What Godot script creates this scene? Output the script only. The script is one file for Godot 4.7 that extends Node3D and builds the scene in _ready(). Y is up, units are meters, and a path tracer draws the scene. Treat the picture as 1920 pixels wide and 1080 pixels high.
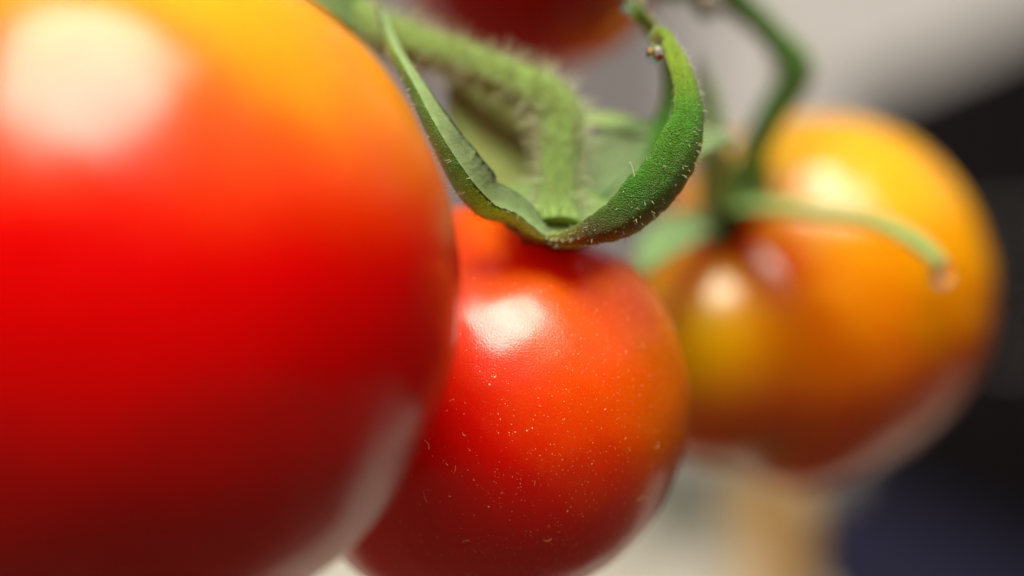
extends Node3D
# Close-up of cherry tomatoes on the vine. Small things are laid out in millimetres round the lens
# (x right, y up, z towards the viewer) and turned into metres when they are committed.

const MM := 0.001
const LENS := Vector3(0, 0.4, 0)

var rng := RandomNumberGenerator.new()
var noise := FastNoiseLite.new()
var M := {}
var taken := {}


func _ready() -> void:
	rng.seed = 7
	noise.seed = 3
	noise.frequency = 1.0
	# ---- camera
	var cam := Camera3D.new()
	cam.name = "camera"
	cam.position = LENS
	cam.near = 0.01
	cam.far = 60.0
	var lens := CameraAttributesPhysical.new()
	lens.frustum_focal_length = 71.1
	lens.frustum_focus_distance = 0.1192
	lens.exposure_aperture = 71.1 / 9.0
	lens.frustum_near = 0.01
	lens.frustum_far = 60.0
	cam.attributes = lens
	add_child(cam)
	cam.fov = 19.16
	cam.current = true
	# ---- sky, hazy sun, exposure
	var sm := ProceduralSkyMaterial.new()
	sm.sky_top_color = Color(0.50, 0.56, 0.64)
	sm.sky_horizon_color = Color(0.58, 0.57, 0.56)
	sm.sky_curve = 0.2
	sm.ground_bottom_color = Color(0.16, 0.15, 0.14)
	sm.ground_horizon_color = Color(0.35, 0.34, 0.33)
	sm.sun_angle_max = 1.0
	var sky := Sky.new()
	sky.sky_material = sm
	var env := Environment.new()
	env.background_mode = Environment.BG_SKY
	env.sky = sky
	env.background_energy_multiplier = 0.15
	env.tonemap_mode = Environment.TONE_MAPPER_LINEAR
	env.tonemap_exposure = 4.7
	env.sdfgi_enabled = true
	env.ssao_enabled = true
	env.ssil_enabled = true
	var we := WorldEnvironment.new()
	we.name = "environment"
	we.environment = env
	add_child(we)
	var sun := DirectionalLight3D.new()
	sun.name = "hazy_sun"
	sun.light_energy = 0.5
	sun.light_color = Color(1.0, 0.965, 0.90)
	sun.light_angular_distance = 41.0
	sun.shadow_enabled = true
	add_child(sun)
	sun.look_at_from_position(Vector3(-0.02, 0.91, 0.43), Vector3.ZERO, Vector3.FORWARD)

	materials()
	setting()
	centre_tomato()
	front_tomato()
	right_tomato()
	top_tomato()
	vine()
	drops()


# ------------------------------------------------------------------ helpers

func numbered(called: String) -> String:
	if not taken.has(called):
		taken[called] = 0
		return called
	taken[called] += 1
	return "%s_%03d" % [called, taken[called]]


func tag(o: Node, label: String, category: String, group := "") -> void:
	o.set_meta("label", label)
	o.set_meta("category", category)
	if group:
		o.set_meta("group", group)


func thing(called: String, label: String, category: String, base_mm: Vector3, group := "") -> Node3D:
	var o := Node3D.new()
	o.name = numbered(called)
	o.position = LENS + base_mm * MM
	o.set_meta("base", base_mm)
	tag(o, label, category, group)
	add_child(o)
	return o


# A mesh out of vertices in millimetres (round the lens), committed under a thing or a part of it.
func commit(called: String, v: PackedVector3Array, idx: PackedInt32Array, cols: PackedColorArray, m: Material, parent: Node3D, closed := true) -> MeshInstance3D:
	var base: Vector3 = Vector3.ZERO
	var up: Node = parent
	while up != null and up != self:
		if up.has_meta("base"):
			base = up.get_meta("base")
			break
		up = up.get_parent()
	var n := PackedVector3Array()
	n.resize(v.size())
	var vol := 0.0
	for t in range(0, idx.size(), 3):
		var a := v[idx[t]] - base
		vol += a.dot((v[idx[t + 1]] - base).cross(v[idx[t + 2]] - base))
	if closed and vol > 0.0:  # front faces run clockwise
		for t in range(0, idx.size(), 3):
			var k := idx[t + 1]
			idx[t + 1] = idx[t + 2]
			idx[t + 2] = k
	for t in range(0, idx.size(), 3):
		var f := (v[idx[t + 2]] - v[idx[t]]).cross(v[idx[t + 1]] - v[idx[t]])
		for k in 3:
			n[idx[t + k]] += f
	var out := PackedVector3Array()
	out.resize(v.size())
	for i in v.size():
		n[i] = n[i].normalized()
		out[i] = (v[i] - base) * MM
	var arr := []
	arr.resize(Mesh.ARRAY_MAX)
	arr[Mesh.ARRAY_VERTEX] = out
	arr[Mesh.ARRAY_NORMAL] = n
	if cols.size() == v.size():
		arr[Mesh.ARRAY_COLOR] = cols
	arr[Mesh.ARRAY_INDEX] = idx
	var mesh := ArrayMesh.new()
	mesh.add_surface_from_arrays(Mesh.PRIMITIVE_TRIANGLES, arr)
	var o := MeshInstance3D.new()
	o.name = called
	o.mesh = mesh
	o.material_override = m
	parent.add_child(o, true)
	return o


# Rings of equal size joined into a closed skin.
func loft(rings: Array, ring_cols: Array) -> Array:
	var v := PackedVector3Array()
	var c := PackedColorArray()
	var idx := PackedInt32Array()
	var k: int = rings[0].size()
	for r in rings.size():
		for i in k:
			v.append(rings[r][i])
			c.append(ring_cols[r][i] if ring_cols[r] is PackedColorArray else ring_cols[r])
	for r in rings.size() - 1:
		for i in k:
			var a := r * k + i
			var b := r * k + (i + 1) % k
			idx.append_array([a, b, a + k, b, b + k, a + k])
	for e in [0, rings.size() - 1]:
		var mid := Vector3.ZERO
		for i in k:
			mid += rings[e][i] / k
		v.append(mid)
		c.append(c[e * k])
		for i in k:
			var a: int = e * k + i
			var b: int = e * k + (i + 1) % k
			if e == 0:
				idx.append_array([b, a, v.size() - 1])
			else:
				idx.append_array([a, b, v.size() - 1])
	return [v, idx, c]


func spline(pts: Array, t: float) -> Variant:
	var n := pts.size() - 1
	var f := clampf(t, 0.0, 1.0) * n
	var i := mini(int(f), n - 1)
	f -= i
	var a = pts[maxi(i - 1, 0)]
	var b = pts[i]
	var c = pts[i + 1]
	var d = pts[mini(i + 2, n)]
	return (b * 2.0 + (c - a) * f + (a * 2.0 - b * 5.0 + c * 4.0 - d) * f * f + (b * 3.0 - a - c * 3.0 + d) * f * f * f) * 0.5


# A stem: round, slightly ridged, swelling where its radius says so. path: [point, radius] ...
func stem(called: String, path: Array, m: Material, parent: Node3D, tint: Color, steps := 60, hairs := 0) -> MeshInstance3D:
	var pts := []
	var rad := []
	for q in path:
		pts.append(q[0])
		rad.append(q[1])
	var rings := []
	var cols := []
	var side := Vector3(0.3, 0.2, 1.0)
	var spots := []
	for s in steps + 1:
		var t := float(s) / steps
		var p: Vector3 = spline(pts, t)
		var r: float = maxf(spline(rad, t), 0.02)
		var tan: Vector3 = (spline(pts, minf(t + 0.01, 1.0)) - spline(pts, maxf(t - 0.01, 0.0))).normalized()
		side = (side - tan * side.dot(tan)).normalized()
		var other := tan.cross(side)
		var ring := PackedVector3Array()
		var rc := PackedColorArray()
		for i in 24:
			var a := TAU * i / 24.0
			var dir := side * cos(a) + other * sin(a)
			var rr := r * (1.0 + 0.05 * cos(a * 5.0) + 0.05 * noise.get_noise_3dv(p * 0.9 + dir * 1.5))
			ring.append(p + dir * rr)
			rc.append(vary(tint, p + dir * r, 0.18))
			if hairs:
				spots.append([p + dir * rr, dir, tan])
		rings.append(ring)
		cols.append(rc)
	var l := loft(rings, cols)
	var o := commit(called, l[0], l[1], l[2], m, parent)
	if hairs:
		hair(spots, hairs, o, 0.4, 2.0, 1.3)
	return o


func vary(c: Color, p: Vector3, much: float) -> Color:
	var k := 1.0 + much * (noise.get_noise_3dv(p * 0.7) + 0.6 * noise.get_noise_3dv(p * 2.7 + Vector3(9, 0, 0)))
	return Color(c.r * k, c.g * k, c.b * k)


# A sepal: a long pointed gutter of a leaf with thickness. path: [point, width, tint] ...; open is where its inner face looks.
func sepal(called: String, path: Array, open_a: Vector3, open_b: Vector3, gutter: float, thick: float, m: Material, parent: Node3D, hairs := 0, inner := Color(-1, 0, 0), steps := 56) -> MeshInstance3D:
	var pts := []
	var wid := []
	var tin := []
	for q in path:
		pts.append(q[0])
		wid.append(q[1])
		tin.append(q[2])
	var rings := []
	var cols := []
	var spots := []
	var k := 15
	for s in steps + 1:
		var t := float(s) / steps
		var p: Vector3 = spline(pts, t)
		var w: float = maxf(spline(wid, t), 0.12)
		var c: Color = spline(tin, t)
		var tan: Vector3 = (spline(pts, minf(t + 0.012, 1.0)) - spline(pts, maxf(t - 0.012, 0.0))).normalized()
		var open := open_a.lerp(open_b, t)
		open = (open - tan * open.dot(tan)).normalized()
		var side := tan.cross(open)
		var ring := PackedVector3Array()
		var rc := PackedColorArray()
		var th := minf(thick, w * 0.45)
		for i in k:
			var u := -1.0 + 2.0 * i / (k - 1)
			var wavy := 1.0 + absf(u) * (0.10 * noise.get_noise_2d(t * 9.0 + signf(u) * 4.0, pts[0].x) + 0.07 * noise.get_noise_2d(t * 34.0 + signf(u) * 7.0, pts[0].y))
			var q := p + side * (u * w * 0.5 * wavy * (1.0 - 0.25 * gutter * u * u)) + open * (gutter * u * u * w * 0.5)
			q += -open * (0.04 * noise.get_noise_3dv(q * 1.6) + 0.10 * th * exp(-u * u * 40.0))
			ring.append(q)
			rc.append(vary(c, q, 0.22))
			if hairs:
				spots.append([q, (-open + side * u).normalized(), tan])
		for i in k - 2:
			var u := 1.0 - 2.0 * (i + 1) / (k - 1)
			var wavy := 1.0 + absf(u) * (0.10 * noise.get_noise_2d(t * 9.0 + signf(u) * 4.0, pts[0].x) + 0.07 * noise.get_noise_2d(t * 34.0 + signf(u) * 7.0, pts[0].y))
			var q := p + side * (u * w * 0.5 * wavy * (1.0 - 0.25 * gutter * u * u)) + open * (gutter * u * u * w * 0.5 + th * (1.0 - 0.6 * u * u))
			q += open * (-0.05 * noise.get_noise_3dv(q * 1.6))
			ring.append(q)
			rc.append(vary(c if inner.r < 0.0 else inner, q, 0.18))
			if hairs and rng.randf() < 0.4:
				spots.append([q, (open + side * u * 0.3).normalized(), tan])
		rings.append(ring)
		cols.append(rc)
	var l := loft(rings, cols)
	var o := commit(called, l[0], l[1], l[2], m, parent)
	if hairs:
		hair(spots, hairs * 3, o, 0.04, 0.5)
	return o


# Fine plant hairs standing on a part: uncountable, so one object.
func hair(spots: Array, count: int, parent: Node3D, short: float, long: float, stout := 1.0) -> void:
	var base: Vector3 = parent.get_parent().get_meta("base")
	var mm := MultiMesh.new()
	mm.transform_format = MultiMesh.TRANSFORM_3D
	mm.mesh = M.hair_mesh
	mm.instance_count = count
	for i in count:
		var s: Array = spots[rng.randi() % spots.size()]
		var across: Vector3 = s[1].cross(s[2]).normalized()
		var p: Vector3 = s[0] + s[2] * rng.randf_range(-0.35, 0.35) - base
		var y: Vector3 = (s[1] + s[2] * rng.randf_range(-0.5, 0.5) + across * rng.randf_range(-0.5, 0.5)).normalized()
		var x: Vector3 = y.cross(Vector3(0.3, 0.1, 0.9)).normalized()
		var len := short + (long - short) * pow(rng.randf(), 2.5)
		var r := rng.randf_range(0.7, 1.2) * stout
		mm.set_instance_transform(i, Transform3D(Basis(x * r, y * len, x.cross(y) * r) * MM, (p - s[1] * 0.02) * MM))
	var o := MultiMeshInstance3D.new()
	o.name = "hairs"
	o.multimesh = mm
	o.material_override = M.hair
	o.set_meta("kind", "stuff")
	parent.add_child(o, true)


# A tomato: an egg on its axis with a dimple at the stalk, faint lobes; paint(direction in its own axes) gives the skin colour, ripeness with some toplight painted in.
func fruit(centre: Vector3, axis: Vector3, a: float, b: float, lobes: float, egg: float, dimple: float, paint: Callable, m: Material, parent: Node3D, rough := 0.004, bumps := [], lobe := []) -> MeshInstance3D:
	var y := axis.normalized()
	var x := y.cross(Vector3(0, 0, 1)).normalized()
	var z := x.cross(y)
	var rings := []
	var cols := []
	var nt := 72
	var np := 120
	for s in range(1, nt):
		var th := PI * s / nt
		var ring := PackedVector3Array()
		var rc := PackedColorArray()
		for i in np:
			var ph := TAU * i / np
			var d := Vector3(sin(th) * cos(ph), cos(th), sin(th) * sin(ph))
			var sh := 1.0 + egg * cos(th) * 0.5
			var w := 1.0 + lobes * cos(ph * 5.0 + 0.7) * pow(sin(th), 2.0) * (0.4 + 0.6 * maxf(cos(th), 0.0)) + rough * noise.get_noise_3dv(d * 2.2 + centre * 0.1) * 3.0
			var dip := dimple * exp(-pow(th / 0.36, 2.0)) * (1.0 + 0.3 * cos(ph * 5.0)) + 0.02 * exp(-pow((PI - th) / 0.15, 2.0)) * -1.0
			var q := Vector3(d.x * a * w * sh, (d.y * b - dip * b) * w, d.z * a * w * sh)
			var o := x * q.x + y * q.y + z * q.z
			for e in bumps:
				o += o.normalized() * e[1] * exp(-pow(o.angle_to(e[0]) / e[2], 2.0))
			if lobe:
				var dir := o.normalized()
				var along: float = dir.dot(lobe[0])
				var inside: float = along * along - lobe[0].length_squared() + lobe[1] * lobe[1]
				var reach: float = along + sqrt(maxf(inside, 0.0)) if inside > 0.0 and along > 0.0 else 0.0
				var h := clampf(0.5 + 0.5 * (reach - o.length()) / 2.6, 0.0, 1.0)
				o = dir * (lerpf(o.length(), reach, h) + 2.6 * h * (1.0 - h))
			ring.append(centre + o)
			rc.append(paint.call(d, x * d.x + y * d.y + z * d.z))
		rings.append(ring)
		cols.append(rc)
	var l := loft(rings, cols)
	return commit("fruit", l[0], l[1], l[2], m, parent)


# A plain five-sepal star with a bit of stalk, for the tomatoes whose calyx is hidden or out of frame.
func calyx(hub: Vector3, axis: Vector3, size: float, parent: Node3D, tint: Color, turn := 0.0) -> void:
	var y := axis.normalized()
	var x := y.cross(Vector3(0.2, 0.1, 1)).normalized()
	var z := x.cross(y)
	for k in 5:
		var a := TAU * k / 5.0 + turn
		var d := x * cos(a) + z * sin(a)
		var j := rng.randf_range(0.85, 1.15) * size
		sepal("sepal", [[hub, 0.25 * size, tint], [hub + d * 0.3 * j + y * 0.02 * j, 0.36 * size, tint], [hub + d * 0.65 * j + y * 0.16 * j, 0.28 * size, tint], [hub + d * 0.85 * j + y * 0.42 * j, 0.14 * size, tint], [hub + d * 0.9 * j + y * 0.62 * j, 0.03 * size, tint]], y, y * 0.5 - d, 0.3, 0.35, M.leaf, parent, 0, Color(-1, 0, 0), 20)


func water_drop(at: Vector3, r: float, label: String) -> void:
	var v := PackedVector3Array()
	var rings := []
	var cols := []
	for s in range(1, 16):
		var th := PI * s / 16
		var ring := PackedVector3Array()
		for i in 24:
			var ph := TAU * i / 24
			ring.append(at + Vector3(sin(th) * cos(ph), cos(th) * (1.0 if th > PI / 2 else 1.12), sin(th) * sin(ph)) * r)
		rings.append(ring)
		cols.append(Color.WHITE)
	var l := loft(rings, cols)
	var base := at - Vector3(0, r, 0)
	var t := Node3D.new()
	v = l[0]
	var o := commit(numbered("water_drop"), v, l[1], PackedColorArray(), M.water, self)
	t.free()
	var mesh: ArrayMesh = o.mesh
	var arr := mesh.surface_get_arrays(0)
	var moved: PackedVector3Array = arr[Mesh.ARRAY_VERTEX]
	for i in moved.size():
		moved[i] -= base * MM
	arr[Mesh.ARRAY_VERTEX] = moved
	var am := ArrayMesh.new()
	am.add_surface_from_arrays(Mesh.PRIMITIVE_TRIANGLES, arr)
	o.mesh = am
	o.position = LENS + base * MM
	tag(o, label, "water drop", "water drops on the sepals")


# ------------------------------------------------------------------ materials

func noise_tex(freq: float, seed_: int, ramp: Gradient = null, octaves := 4, size := 512) -> NoiseTexture2D:
	var f := FastNoiseLite.new()
	f.seed = seed_
	f.frequency = freq
	f.fractal_octaves = octaves
	var t := NoiseTexture2D.new()
	t.width = size
	t.height = size
	t.seamless = true
	t.noise = f
	if ramp:
		t.color_ramp = ramp
	return t


func ramp(stops: Array) -> Gradient:
	var g := Gradient.new()
	var o := PackedFloat32Array()
	var c := PackedColorArray()
	for s in stops:
		o.append(s[0])
		c.append(s[1])
	g.offsets = o
	g.colors = c
	return g


func materials() -> void:
	var skin := StandardMaterial3D.new()
	skin.vertex_color_use_as_albedo = true
	skin.roughness = 0.25
	skin.metallic_specular = 0.56
	skin.subsurf_scatter_enabled = true
	skin.subsurf_scatter_strength = 0.8
	M.skin = skin
	var soft := skin.duplicate()
	soft.roughness = 0.27
	soft.metallic_specular = 0.47
	M.soft_skin = soft
	var pored := skin.duplicate()
	pored.heightmap_enabled = true
	pored.heightmap_texture = noise_tex(0.09, 21, null, 3)
	pored.heightmap_scale = 0.0016
	pored.uv1_triplanar = true
	pored.uv1_scale = Vector3.ONE * 120.0
	pored.roughness = 0.27
	M.pored_skin = pored

	var leaf := StandardMaterial3D.new()
	leaf.vertex_color_use_as_albedo = true
	leaf.albedo_texture = noise_tex(0.05, 5, ramp([[0.15, Color(0.70, 0.74, 0.6)], [0.45, Color(0.96, 0.97, 0.9)], [0.62, Color(1, 1, 0.96)], [0.75, Color(1, 0.97, 0.78)]]))
	leaf.roughness = 0.32
	leaf.metallic_specular = 0.4
	leaf.heightmap_enabled = true
	leaf.heightmap_texture = noise_tex(0.045, 8, null, 4)
	leaf.heightmap_scale = 0.028
	leaf.uv1_triplanar = true
	leaf.uv1_scale = Vector3.ONE * 260.0
	leaf.subsurf_scatter_enabled = true
	leaf.subsurf_scatter_strength = 0.14
	leaf.rim_enabled = true
	leaf.rim = 0.15
	leaf.rim_tint = 0.4
	leaf.backlight_enabled = true
	leaf.backlight = Color(0.25, 0.35, 0.1)
	M.leaf = leaf
	var stalk := leaf.duplicate()
	stalk.backlight_enabled = false
	stalk.roughness = 0.6
	M.stalk = stalk

	var hm := StandardMaterial3D.new()
	hm.albedo_color = Color(0.80, 0.83, 0.66)
	hm.roughness = 0.35
	hm.backlight_enabled = true
	hm.backlight = Color(0.6, 0.6, 0.55)
	M.hair = hm
	var st := SurfaceTool.new()
	st.begin(Mesh.PRIMITIVE_TRIANGLES)
	var r := 0.022
	for k in 4:
		var a := TAU * k / 4.0
		var b := TAU * (k + 1) / 4.0
		var p0 := Vector3(cos(a) * r, 0, sin(a) * r)
		var p1 := Vector3(cos(b) * r, 0, sin(b) * r)
		var q0 := Vector3(cos(a) * r * 0.5 + 0.02, 1, sin(a) * r * 0.5)
		var q1 := Vector3(cos(b) * r * 0.5 + 0.02, 1, sin(b) * r * 0.5)
		for q in [p0, p1, q0, p1, q1, q0]:
			st.add_vertex(q)
	st.generate_normals()
	M.hair_mesh = st.commit()

	var w := StandardMaterial3D.new()
	w.albedo_color = Color(1, 1, 1, 0.0)
	w.transparency = BaseMaterial3D.TRANSPARENCY_ALPHA
	w.refraction_enabled = true
	w.refraction_scale = 0.033
	w.roughness = 0.0
	M.water = w

	var dust := StandardMaterial3D.new()
	dust.albedo_color = Color(0.95, 0.74, 0.46)
	dust.roughness = 0.5
	M.dust = dust
	M.wall = flat(Color(0.475, 0.458, 0.462).linear_to_srgb(), 0.85, 3.0, 0.10)
	M.door = flat(Color(0.17, 0.155, 0.165).linear_to_srgb(), 0.7, 3.0, 0.1)
	M.paving = flat(Color(0.36, 0.34, 0.29).linear_to_srgb(), 0.8, 4.0, 0.16)
	M.soil = flat(Color(0.095, 0.052, 0.033).linear_to_srgb(), 0.95, 9.0, 0.5)
	M.timber = flat(Color(0.018, 0.0135, 0.0165).linear_to_srgb(), 0.9, 5.0, 0.3)
	M.timber.metallic_specular = 0.15
	M.rug = flat(Color(0.013, 0.013, 0.028).linear_to_srgb(), 0.95, 20.0, 0.2)
	M.rug.metallic_specular = 0.1
	M.post = flat(Color(0.62, 0.36, 0.11).linear_to_srgb(), 0.6, 14.0, 0.15)
	M.herb = flat(Color(0.06, 0.07, 0.03).linear_to_srgb(), 0.7, 14.0, 0.3)


func flat(c: Color, rough: float, scale_: float, much: float) -> StandardMaterial3D:
	var m := StandardMaterial3D.new()
	m.albedo_color = c
	var k := 1.0 - much
	m.albedo_texture = noise_tex(0.02, int(scale_ * 10.0), ramp([[0.25, Color(k, k, k)], [0.75, Color(1, 1, 1)]]), 5, 256)
	m.roughness = rough
	m.uv1_triplanar = true
	m.uv1_scale = Vector3.ONE * scale_ * 0.4
	return m


# ------------------------------------------------------------------ setting (metres)

func box(called: String, size: Vector3, at: Vector3, m: Material, parent: Node3D, turn := 0.0, bevel := 0.004) -> MeshInstance3D:
	var st := SurfaceTool.new()
	st.begin(Mesh.PRIMITIVE_TRIANGLES)
	st.set_smooth_group(-1)
	var h := size * 0.5
	var b := minf(bevel, minf(h.x, minf(h.y, h.z)) * 0.5)
	# the 24 corners of a chamfered box: one per face per corner
	var corner := func(sx: float, sy: float, sz: float, face: int) -> Vector3:
		var v := Vector3(sx * (h.x - b), sy * (h.y - b), sz * (h.z - b))
		v[face] = [sx, sy, sz][face] * h[face]
		return v
	var quad := func(a: Vector3, b_: Vector3, c: Vector3, d: Vector3) -> void:
		var list := [a, b_, c, a, c, d]
		if (b_ - a).cross(c - a).dot(a + b_ + c + d) > 0.0:
			list = [a, c, b_, a, d, c]
		for q in list:
			st.add_vertex(q)
	for s in [-1.0, 1.0]:
		quad.call(corner.call(s, -1, -1, 0), corner.call(s, 1, -1, 0), corner.call(s, 1, 1, 0), corner.call(s, -1, 1, 0))
		quad.call(corner.call(-1, s, -1, 1), corner.call(1, s, -1, 1), corner.call(1, s, 1, 1), corner.call(-1, s, 1, 1))
		quad.call(corner.call(-1, -1, s, 2), corner.call(1, -1, s, 2), corner.call(1, 1, s, 2), corner.call(-1, 1, s, 2))
		for t in [-1.0, 1.0]:
			quad.call(corner.call(s, t, -1, 0), corner.call(s, t, 1, 0), corner.call(s, t, 1, 1), corner.call(s, t, -1, 1))
			quad.call(corner.call(s, -1, t, 0), corner.call(s, 1, t, 0), corner.call(s, 1, t, 2), corner.call(s, -1, t, 2))
			quad.call(corner.call(-1, s, t, 1), corner.call(1, s, t, 1), corner.call(1, s, t, 2), corner.call(-1, s, t, 2))
			for u in [-1.0, 1.0]:
				var l := [corner.call(s, t, u, 0), corner.call(s, t, u, 1), corner.call(s, t, u, 2)]
				var a: Vector3 = l[0]
				if (l[1] - a).cross(l[2] - a).dot(a) > 0.0:
					l = [l[0], l[2], l[1]]
				for q in l:
					st.add_vertex(q)
	st.generate_normals()
	var o := MeshInstance3D.new()
	o.name = called
	o.mesh = st.commit()
	o.material_override = m
	o.position = at
	o.rotation.y = turn
	parent.add_child(o, true)
	return o


func setting() -> void:
	var paving := box("ground", Vector3(60, 0.2, 60), Vector3(0, -0.1, 0), M.paving, self)
	paving.set_meta("kind", "structure")
	paving.set_meta("label", "pale stone paving below and behind the tomatoes")
	var soil := box("added_soil_bed", Vector3(4.0, 0.03, 2.2), Vector3(0, 0.01, 0.6), M.soil, self, 0.0, 0.01)  # added out of view, sized to darken what the fruit mirrors from below
	soil.set_meta("kind", "structure")
	soil.set_meta("label", "added bed of dark soil, unseen below the tomato vine, dims reflections in the fruit")
	var wall := Node3D.new()
	wall.name = "garden_wall"
	wall.position = Vector3(-1.0, 0, -4.2)
	tag(wall, "pale grey rendered wall, out of focus at the top right", "wall")
	add_child(wall)
	box("render", Vector3(7.0, 1.5, 0.2), Vector3(0, 0.75, 0), M.wall, wall)
	box("coping", Vector3(7.06, 0.06, 0.28), Vector3(0, 1.531, 0), M.wall, wall)
	box("door_panel", Vector3(1.6, 1.36, 0.05), Vector3(0.62, 0.69, 0.135), M.door, wall)
	var backdrop := Node3D.new()  # added plank wall, out of view, keeps the skins' reflections dark
	backdrop.name = "added_backdrop"
	backdrop.position = Vector3(0, 0, 1.35)
	tag(backdrop, "added wall of dark timber planks, unseen behind the viewer, darkens reflections in the tomatoes", "wall")
	add_child(backdrop)
	for k in 9:
		box("plank", Vector3(7.0, 0.195, 0.04), Vector3(0, 0.1 + k * 0.2, 0), M.timber, backdrop)
	# dark timber screen that runs away along the right
	var a := deg_to_rad(-3.3)
	var fence := Node3D.new()
	fence.name = "timber_screen"
	fence.position = Vector3(0.83, 0, -1.6)
	fence.rotation.y = -a
	tag(fence, "dark brown timber screen of boards, blurred behind the lobed yellow tomato", "fence")
	add_child(fence)
	for k in 5:
		box("board", Vector3(0.03, 0.155, 4.2), Vector3(0, 0.08 + k * 0.16, 0), M.timber, fence)
	for z in [-2.0, 0.0, 2.0]:
		box("post", Vector3(0.06, 0.82, 0.06), Vector3(0.0455, 0.41, z), M.timber, fence)
	var rug := box("outdoor_mat", Vector3(0.42, 0.012, 2.3), Vector3(0.57, 0.0065, -2.3), M.rug, self, -a)
	tag(rug, "dark blue mat lying on the paving beside the timber screen", "mat")
	herb()
	var stake := Node3D.new()
	stake.name = "wooden_post"
	stake.position = Vector3(0.106, 0, -0.7)
	tag(stake, "short tan wooden post standing below the lobed yellow tomato", "post")
	add_child(stake)
	box("shaft", Vector3(0.021, 0.345, 0.021), Vector3(0, 0.1725, 0), M.post, stake, 0.2)
	box("cap", Vector3(0.032, 0.014, 0.032), Vector3(0, 0.352, 0), M.post, stake, 0.2)


func herb() -> void:
	var base := Vector3(0.27, 0.0, -2.7)
	var st := SurfaceTool.new()
	st.begin(Mesh.PRIMITIVE_TRIANGLES)
	for k in 700:
		var a := rng.randf() * TAU
		var e := acos(rng.randf())
		var d := Vector3(sin(e) * cos(a), cos(e), sin(e) * sin(a))
		var p := d * Vector3(0.12, 0.13, 0.12) * rng.randf_range(0.55, 1.0)
		var x := d.cross(Vector3(rng.randf() - 0.5, rng.randf() - 0.5, rng.randf() - 0.5)).normalized() * 0.005
		var tip := p + (d + Vector3(rng.randf() - 0.5, rng.randf(), rng.randf() - 0.5) * 0.8) * 0.022
		var mid := (p + tip) * 0.5
		for q in [p, mid + x, mid - x, mid + x, tip, mid - x]:
			st.add_vertex(q)
	st.generate_normals()
	var o := MeshInstance3D.new()
	o.name = "herb_cushion"
	o.mesh = st.commit()
	o.material_override = M.herb
	o.position = base
	tag(o, "low grey green herb cushion on the paving left of the wooden post", "plant")
	add_child(o)


# ------------------------------------------------------------------ tomatoes (millimetres)

const GREEN := Color(0.065, 0.270, 0.010)
const DEEP := Color(0.038, 0.200, 0.005)
const PALE := Color(0.165, 0.290, 0.110)
const LIME := Color(0.250, 0.390, 0.030)
const BROWN := Color(0.085, 0.045, 0.018)


func mix3(d: Vector3, lo: Color, hi: Color, from: float, to: float, seed_: float, wob := 0.25) -> Color:
	var k := smoothstep(from, to, d.y + wob * noise.get_noise_3d(d.x * 1.6 + seed_, d.y * 1.6, d.z * 1.6))
	return lo.lerp(hi, k)


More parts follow.
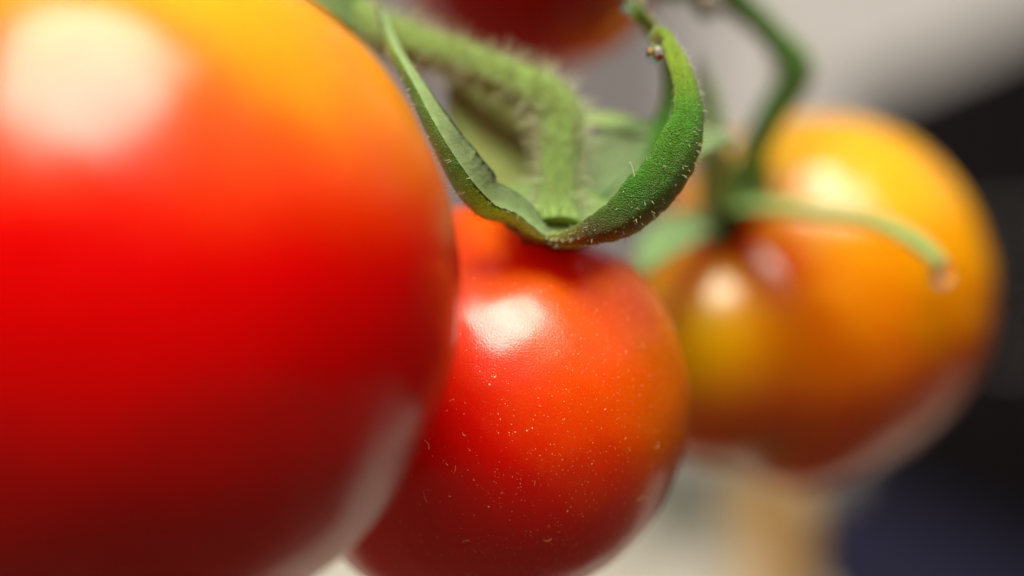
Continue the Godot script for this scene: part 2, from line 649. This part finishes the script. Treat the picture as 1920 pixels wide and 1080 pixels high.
func centre_tomato() -> void:
	var t := thing("cherry_tomato", "small red plum-shaped tomato in focus in the middle, its skin flecked with pale dust", "tomato", Vector3(-5.17, -28.03, -138.00), "tomatoes on the vine")
	var c := Vector3(-0.49, -9.98, -132.00)
	var axis := Vector3(0.22, 0.96, 0.05)
	fruit(c, axis, 13.7, 13.9, 0.006, 0.0, 0.05, func(d: Vector3, w: Vector3) -> Color:
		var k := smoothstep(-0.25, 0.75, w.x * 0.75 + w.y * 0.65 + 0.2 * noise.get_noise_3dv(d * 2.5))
		var col := Color(0.72, 0.004, 0.0).lerp(Color(0.76, 0.085, 0.0), k)  # orange upper right has the strong light from above painted in
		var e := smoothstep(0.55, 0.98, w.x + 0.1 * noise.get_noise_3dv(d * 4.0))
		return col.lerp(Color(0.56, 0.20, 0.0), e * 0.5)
	, M.pored_skin, t, 0.004, [[Vector3(-0.22, 0.95, -0.25), 3.4, 0.42], [Vector3(0.62, 0.76, -0.1), 1.6, 0.4], [Vector3(-0.76, -0.64, -0.1), 3.0, 0.6], [Vector3(0.97, 0.2, 0.0), 0.5, 0.4]])
	# calyx: cup, pedicel, sepals
	var hub := Vector3(3.25, 4.92, -127.00)
	var up := Vector3(0.10, 0.84, 0.52).normalized()
	var x := up.cross(Vector3(0, 0, 1)).normalized()
	var z := x.cross(up)
	var rings := []
	var cols := []
	var prof := [[0.15, 1.0], [1.2, 0.85], [2.4, 0.62], [3.6, 0.70], [4.5, 1.15], [4.66, 1.12], [4.5, 0.65], [3.6, -0.05], [2.2, -0.4], [0.15, -0.5]]
	for q in prof:
		var ring := PackedVector3Array()
		for i in 48:
			var a := TAU * i / 48.0
			var rr: float = q[0] * (1.0 + 0.07 * cos(a * 5.0 + 0.6) + 0.03 * noise.get_noise_1d(a * 6.0))
			ring.append(hub + (x * cos(a) + z * sin(a)) * rr + up * (q[1] + 0.12 * sin(a * 3.0) * q[0] / 4.0))
		rings.append(ring)
		cols.append(Color(0.26, 0.40, 0.13) if q[1] > 0.6 or rings.size() < 5 else Color(0.10, 0.17, 0.03))
	var l := loft(rings, cols)
	commit("calyx_cup", l[0], l[1], l[2], M.leaf, t)
	stem("pedicel", [[Vector3(3.29, 3.88, -126.80), 2.76], [Vector3(3.36, 6.20, -128.00), 1.73], [Vector3(3.51, 8.87, -129.00), 1.54], [Vector3(3.66, 11.29, -130.00), 1.65], [Vector3(3.68, 13.02, -131.00), 1.85], [Vector3(2.27, 14.85, -132.00), 1.81], [Vector3(-0.42, 16.29, -133.00), 1.54], [Vector3(-3.78, 17.99, -134.50), 1.46], [Vector3(-7.65, 19.34, -136.00), 1.57], [Vector3(-12.07, 21.35, -138.00), 1.81], [Vector3(-16.30, 25.12, -141.00), 2.05]], M.stalk, t, Color(0.250, 0.400, 0.105), 110, 3000)
	# the sepal that sweeps right and up in focus
	var brown := BROWN
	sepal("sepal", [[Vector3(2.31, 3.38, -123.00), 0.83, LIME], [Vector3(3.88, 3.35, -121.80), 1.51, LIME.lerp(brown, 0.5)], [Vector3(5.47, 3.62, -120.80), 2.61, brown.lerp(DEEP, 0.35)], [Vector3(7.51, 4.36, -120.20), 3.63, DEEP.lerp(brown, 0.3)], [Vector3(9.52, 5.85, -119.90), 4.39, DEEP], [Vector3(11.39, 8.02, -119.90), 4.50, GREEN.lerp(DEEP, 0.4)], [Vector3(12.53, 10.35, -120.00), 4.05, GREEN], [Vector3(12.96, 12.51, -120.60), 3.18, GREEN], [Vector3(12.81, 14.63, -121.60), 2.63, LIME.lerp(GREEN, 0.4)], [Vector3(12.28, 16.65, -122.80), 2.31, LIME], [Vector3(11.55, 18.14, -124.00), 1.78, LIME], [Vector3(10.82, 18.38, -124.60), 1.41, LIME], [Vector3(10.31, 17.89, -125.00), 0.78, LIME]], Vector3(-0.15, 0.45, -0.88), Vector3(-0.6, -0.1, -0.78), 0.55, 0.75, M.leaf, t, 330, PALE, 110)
	# pale sepal seen edge on, running right behind the stalk
	sepal("sepal", [[Vector3(4.22, 12.82, -135.00), 1.69, PALE], [Vector3(6.78, 12.87, -135.50), 2.62, PALE], [Vector3(10.20, 12.24, -136.00), 2.63, PALE], [Vector3(13.27, 11.56, -137.00), 2.31, GREEN], [Vector3(16.39, 10.95, -138.00), 0.60, GREEN]], Vector3(0.0, 0.75, 0.6), Vector3(0.0, 0.75, 0.6), 0.5, 0.5, M.leaf, t, 250, Color(0.36, 0.50, 0.20))
	stem("hair", [[Vector3(8.70, 7.12, -120.00), 0.05], [Vector3(8.62, 7.80, -120.00), 0.04], [Vector3(8.47, 8.44, -120.00), 0.035], [Vector3(8.25, 8.85, -120.00), 0.06]], M.hair, t, Color.WHITE, 12)
	# the sepal that climbs left along the front tomato
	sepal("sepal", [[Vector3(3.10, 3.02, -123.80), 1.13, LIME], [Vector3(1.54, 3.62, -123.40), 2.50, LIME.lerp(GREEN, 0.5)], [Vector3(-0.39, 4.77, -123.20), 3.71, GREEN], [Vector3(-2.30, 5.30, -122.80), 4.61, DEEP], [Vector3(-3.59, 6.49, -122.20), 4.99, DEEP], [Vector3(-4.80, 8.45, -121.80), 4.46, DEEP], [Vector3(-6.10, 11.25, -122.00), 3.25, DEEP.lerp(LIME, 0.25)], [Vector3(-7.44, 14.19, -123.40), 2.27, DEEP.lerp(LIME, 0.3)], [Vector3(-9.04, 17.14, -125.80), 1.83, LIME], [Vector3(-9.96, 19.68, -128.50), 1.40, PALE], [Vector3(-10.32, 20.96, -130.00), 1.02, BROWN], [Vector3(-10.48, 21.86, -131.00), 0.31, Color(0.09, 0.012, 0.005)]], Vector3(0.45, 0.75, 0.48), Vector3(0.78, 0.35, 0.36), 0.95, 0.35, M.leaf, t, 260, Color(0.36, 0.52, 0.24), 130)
	# sepals behind the stalk
	sepal("sepal", [[Vector3(4.62, 4.62, -128.50), 3.60, PALE], [Vector3(6.55, 6.35, -131.00), 7.72, PALE], [Vector3(9.14, 8.52, -133.00), 9.07, PALE], [Vector3(12.14, 10.05, -134.00), 7.96, GREEN], [Vector3(15.55, 11.14, -134.50), 4.64, GREEN], [Vector3(17.38, 11.31, -134.00), 0.42, GREEN]], Vector3(-0.2, 0.5, 0.85), Vector3(-0.1, 0.85, 0.5), 0.45, 0.5, M.leaf, t, 500, Color(0.24, 0.34, 0.18))
	sepal("sepal", [[Vector3(2.01, 4.82, -128.50), 3.20, GREEN], [Vector3(1.03, 7.84, -132.00), 7.01, GREEN], [Vector3(-0.21, 10.97, -135.00), 8.38, GREEN], [Vector3(-2.57, 14.56, -137.00), 6.80, GREEN], [Vector3(-5.17, 17.68, -138.00), 0.43, GREEN]], Vector3(0.2, 0.4, 0.9), Vector3(0.3, 0.3, 0.9), 0.3, 0.5, M.leaf, t, 900, Color(0.24, 0.30, 0.09))
	sepal("sepal", [[Vector3(5.28, 5.28, -130.00), 2.44, GREEN], [Vector3(9.21, 8.79, -134.00), 2.51, GREEN], [Vector3(12.45, 13.50, -135.00), 2.18, GREEN], [Vector3(12.65, 17.59, -134.00), 1.91, GREEN], [Vector3(11.10, 20.21, -132.50), 1.65, LIME], [Vector3(9.90, 21.37, -132.00), 1.40, LIME], [Vector3(9.40, 22.11, -132.00), 0.49, PALE]], Vector3(-0.7, 0.4, 0.5), Vector3(-0.6, -0.4, 0.6), 0.4, 0.5, M.leaf, t, 300, GREEN)
	dust(c, axis, t)


# Pale pores, dust and short fibres on the centre tomato's skin: uncountable.
func dust(c: Vector3, axis: Vector3, parent: Node3D) -> void:
	var base: Vector3 = parent.get_meta("base")
	var skin: MeshInstance3D = parent.get_node("fruit")
	var arr := (skin.mesh as ArrayMesh).surface_get_arrays(0)
	var v: PackedVector3Array = arr[Mesh.ARRAY_VERTEX]
	var n: PackedVector3Array = arr[Mesh.ARRAY_NORMAL]
	var front := []
	for i in v.size():
		if n[i].z > -0.1 and n[i].y < 0.75:
			front.append(i)
	var v_out := PackedVector3Array()
	var idx := PackedInt32Array()
	for k in 10000:
		var i: int = front[rng.randi() % front.size()]
		var nn := n[i]
		var tx := nn.cross(Vector3(0.1, 1, 0.2)).normalized()
		var ty := nn.cross(tx)
		var a := rng.randf() * TAU
		var p := v[i] / MM + base + tx * rng.randf_range(-0.4, 0.4) + ty * rng.randf_range(-0.25, 0.25)
		var d := tx * cos(a) + ty * sin(a)
		var e := nn.cross(d)
		var dense := 0.12 + 0.88 * smoothstep(-0.5, 0.6, n[i].x + 0.9 * noise.get_noise_3dv(p * 0.3))
		if rng.randf() > dense:
			continue
		var s := lerpf(0.009, 0.036, pow(rng.randf(), 2.0)) * (1.0 if rng.randf() < 0.96 else 1.8)
		var flat_ := v_out.size()
		for q in 6:
			var b := TAU * q / 6.0
			v_out.append(p + (d * cos(b) * 1.3 + e * sin(b)) * s)
		v_out.append(p + nn * s * 0.5)
		for q in 6:
			idx.append_array([flat_ + q, flat_ + 6, flat_ + (q + 1) % 6])
	commit("skin_specks", v_out, idx, PackedColorArray(), M.dust, parent, false).set_meta("kind", "stuff")
	v_out = PackedVector3Array()
	idx = PackedInt32Array()
	for k in 130:
		var i: int = front[rng.randi() % front.size()]
		if n[i].z < 0.2 or n[i].y > 0.45:
			continue
		var nn := n[i]
		var tx := nn.cross(Vector3(0.1, 1, 0.2)).normalized()
		var ty := nn.cross(tx)
		var a := rng.randf() * TAU
		var bend := rng.randf_range(-2.5, 2.5)
		var len := lerpf(0.15, 1.1, pow(rng.randf(), 2.0))
		var p := v[i] / MM + base + nn * 0.03
		var first := v_out.size()
		for s in 7:
			var d := tx * cos(a) + ty * sin(a)
			var e := nn.cross(d) * 0.013
			v_out.append(p + e)
			v_out.append(p - e)
			v_out.append(p + nn * 0.03)
			p += d * len / 6.0
			a += bend / 6.0
		for s in 6:
			var f := first + s * 3
			for q in 3:
				var g := (q + 1) % 3
				idx.append_array([f + q, f + q + 3, f + g, f + g, f + q + 3, f + g + 3])
	commit("fibres", v_out, idx, PackedColorArray(), M.dust, parent, false).set_meta("kind", "stuff")


func front_tomato() -> void:
	var t := thing("cherry_tomato", "large glossy red tomato filling the left of the picture, orange towards its top", "tomato", Vector3(-25.65, -22.31, -109.00), "tomatoes on the vine")
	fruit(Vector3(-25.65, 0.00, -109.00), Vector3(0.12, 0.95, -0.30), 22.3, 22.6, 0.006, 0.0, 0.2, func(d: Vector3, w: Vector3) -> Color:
		var col := mix3(Vector3(d.x, w.y + 0.12 * w.x, d.z), Color(0.72, 0.003, 0.0), Color(0.78, 0.08, 0.0), 0.1, 0.5, 4.0, 0.12)  # orange top: glare of the toplight painted into the ripeness colour
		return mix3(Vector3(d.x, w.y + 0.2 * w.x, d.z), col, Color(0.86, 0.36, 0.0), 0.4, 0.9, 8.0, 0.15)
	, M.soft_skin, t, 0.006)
	var hub := Vector3(-25.19, 23.02, -116.00)
	calyx(hub, Vector3(0.12, 0.95, -0.30), 8.5, t, GREEN, 0.4)
	sepal("sepal", [[Vector3(-20.65, 24.34, -118.00), 3.0, PALE], [Vector3(-17.60, 24.00, -128.00), 5.4, PALE], [Vector3(-14.66, 23.03, -134.00), 5.0, PALE], [Vector3(-12.51, 21.78, -138.00), 4.0, PALE], [Vector3(-10.57, 19.83, -141.00), 0.4, PALE]], Vector3(0.2, 0.3, 0.9), Vector3(0.2, 0.3, 0.9), 0.2, 0.5, M.leaf, t, 0, Color(0.26, 0.42, 0.16))
	stem("pedicel", [[hub, 2.4], [Vector3(-23.38, 25.44, -110.00), 1.8], [Vector3(-22.84, 30.45, -116.00), 2.0], [Vector3(-21.26, 31.11, -126.00), 1.8], [Vector3(-19.55, 28.48, -136.00), 2.0]], M.stalk, t, GREEN, 40)


func right_tomato() -> void:
	var t := thing("cherry_tomato", "large lobed tomato at the right, half ripe in yellow, olive and orange", "tomato", Vector3(30.04, -19.19, -178.00), "tomatoes on the vine")
	var lobe := Vector3(-11.5, -5.4, 9.0)
	fruit(Vector3(31.59, -0.28, -178.00), Vector3(-0.45, 0.70, 0.35), 18.0, 18.3, 0.012, 0.0, 0.03, func(d: Vector3, w: Vector3) -> Color:
		var col := mix3(Vector3(d.x, w.y + 0.25 * w.x, d.z), Color(0.76, 0.17, 0.0), Color(0.78, 0.38, 0.002), -0.35, 0.7, 12.0, 0.3)
		col = col.lerp(Color(0.52, 0.36, 0.004), 0.8 * exp(-((w - Vector3(-0.62, -0.16, 0.76)).length_squared()) / 0.10))
		col = col.lerp(Color(0.50, 0.36, 0.004), 0.6 * exp(-((w - Vector3(-0.35, 0.75, 0.55)).length_squared()) / 0.14))
		col = col.lerp(Color(0.66, 0.05, 0.0), 0.7 * exp(-((w - Vector3(-0.30, 0.16, 0.94)).length_squared()) / 0.03))
		return col.lerp(Color(0.58, 0.30, 0.006), 0.7 * smoothstep(0.05, 0.45, noise.get_noise_3dv(d * 1.3 + Vector3(5, 5, 5))))
	, M.skin, t, 0.006, [[Vector3(-0.30, -0.90, 0.40).normalized(), 3.4, 0.55], [Vector3(-0.1, -0.5, 0.85).normalized(), 1.5, 0.4]], [lobe, 11.6])
	stem("pedicel", [[Vector3(19.99, 4.36, -164.00), 2.02], [Vector3(20.92, 7.87, -162.50), 1.53], [Vector3(22.04, 11.32, -161.00), 1.28], [Vector3(23.85, 15.65, -159.00), 1.33], [Vector3(25.77, 18.76, -158.00), 1.51], [Vector3(25.99, 20.67, -157.50), 1.61], [Vector3(24.06, 22.89, -156.50), 1.21], [Vector3(21.31, 25.19, -155.00), 1.20], [Vector3(18.17, 26.77, -153.00), 1.43], [Vector3(14.63, 27.37, -151.00), 1.57]], M.stalk, t, GREEN.lerp(DEEP, 0.5), 80, 600)
	# sepal reaching right across the fruit
	sepal("sepal", [[Vector3(17.88, 6.30, -162.50), 2.96, PALE], [Vector3(20.76, 7.02, -160.50), 4.68, GREEN], [Vector3(24.57, 6.73, -156.00), 4.46, GREEN], [Vector3(28.12, 6.06, -151.50), 4.19, GREEN], [Vector3(31.17, 5.27, -148.00), 3.95, LIME], [Vector3(33.37, 4.00, -145.50), 3.62, LIME], [Vector3(35.05, 2.52, -144.00), 2.90, PALE], [Vector3(35.96, 1.35, -143.50), 1.63, Color(0.6, 0.62, 0.5)]], Vector3(0.1, 0.7, 0.6), Vector3(0.5, 0.6, 0.5), 0.35, 0.7, M.leaf, t, 200, Color(0.36, 0.56, 0.18))
	# down left, beneath the curled sepal of the middle tomato
	sepal("sepal", [[Vector3(19.55, 5.84, -162.50), 2.96, PALE], [Vector3(16.79, 5.68, -158.00), 3.90, PALE], [Vector3(14.20, 4.33, -154.00), 4.56, PALE], [Vector3(12.36, 2.60, -151.00), 3.28, PALE], [Vector3(11.48, 0.94, -150.00), 0.65, PALE]], Vector3(0.1, 0.4, 0.9), Vector3(-0.4, 0.3, 0.8), 0.2, 0.6, M.leaf, t, 150, Color(0.26, 0.44, 0.20))
	# upright
	sepal("sepal", [[Vector3(19.55, 5.59, -162.50), 3.46, PALE], [Vector3(18.57, 9.38, -158.00), 4.39, PALE], [Vector3(18.21, 13.08, -155.00), 3.18, GREEN], [Vector3(17.90, 16.84, -154.00), 2.09, GREEN], [Vector3(17.21, 20.56, -153.00), 0.47, GREEN]], Vector3(0.1, 0.5, 0.9), Vector3(0.2, 0.1, 0.9), 0.3, 0.6, M.leaf, t, 150, Color(0.34, 0.52, 0.26))
	sepal("sepal", [[Vector3(20.38, 5.60, -163.00), 2.96, GREEN], [Vector3(22.41, 7.39, -163.00), 3.46, GREEN], [Vector3(24.19, 9.99, -164.00), 1.98, GREEN], [Vector3(24.85, 12.12, -165.00), 0.40, GREEN]], Vector3(0.0, 0.7, 0.5), Vector3(-0.2, 0.2, 0.9), 0.3, 0.6, M.leaf, t)


func top_tomato() -> void:
	var t := thing("cherry_tomato", "dark red tomato cut off by the top edge, above the green stalk", "tomato", Vector3(1.77, 19.84, -162.00), "tomatoes on the vine")
	fruit(Vector3(1.62, 33.31, -162.00), Vector3(0.1, 0.98, -0.1), 13.4, 13.2, 0.006, 0.0, 0.2, func(_d: Vector3, _w: Vector3) -> Color:
		return Color(0.5, 0.002, 0.0)
	, M.skin, t)
	calyx(Vector3(2.77, 43.52, -161.00), Vector3(0.1, 0.98, -0.1), 9.0, t, GREEN, 0.2)
	stem("pedicel", [[Vector3(2.77, 43.52, -161.00), 2.0], [Vector3(2.25, 48.00, -160.00), 1.6], [Vector3(-0.48, 47.64, -154.00), 1.8], [Vector3(-4.13, 41.34, -147.00), 1.6], [Vector3(-6.84, 30.11, -146.00), 1.8]], M.stalk, t, GREEN, 40)


func vine() -> void:
	var t := thing("vine_stem", "green main stem of the tomato truss along the top edge", "stem", Vector3(14.72, 27.55, -152.00))
	stem("stem", [[Vector3(-26.40, 38.40, -128.00), 2.8], [Vector3(-22.61, 30.99, -134.00), 2.5], [Vector3(-15.86, 26.44, -141.00), 2.4], [Vector3(-7.30, 29.66, -146.00), 2.3], [Vector3(4.19, 30.27, -149.00), 2.2], [Vector3(15.10, 27.75, -151.00), 2.2], [Vector3(22.71, 31.60, -158.00), 2.0], [Vector3(31.88, 41.44, -170.00), 1.8], [Vector3(38.25, 52.88, -180.00), 1.5]], M.stalk, t, GREEN, 90, 800)


func drops() -> void:
	water_drop(Vector3(10.51, 17.02, -124.60), 0.70, "clear water drop hanging inside the curled tip of the sharpest sepal")
	water_drop(Vector3(36.01, 1.11, -142.60), 0.98, "pale water drop on the sepal tip in front of the lobed yellow tomato")
	water_drop(Vector3(9.38, 21.96, -131.60), 0.99, "water drop on the sepal tip beside the dark red tomato at top")
	water_drop(Vector3(17.34, 24.84, -150.00), 1.22, "blurred water drop under the main stem at the top edge")
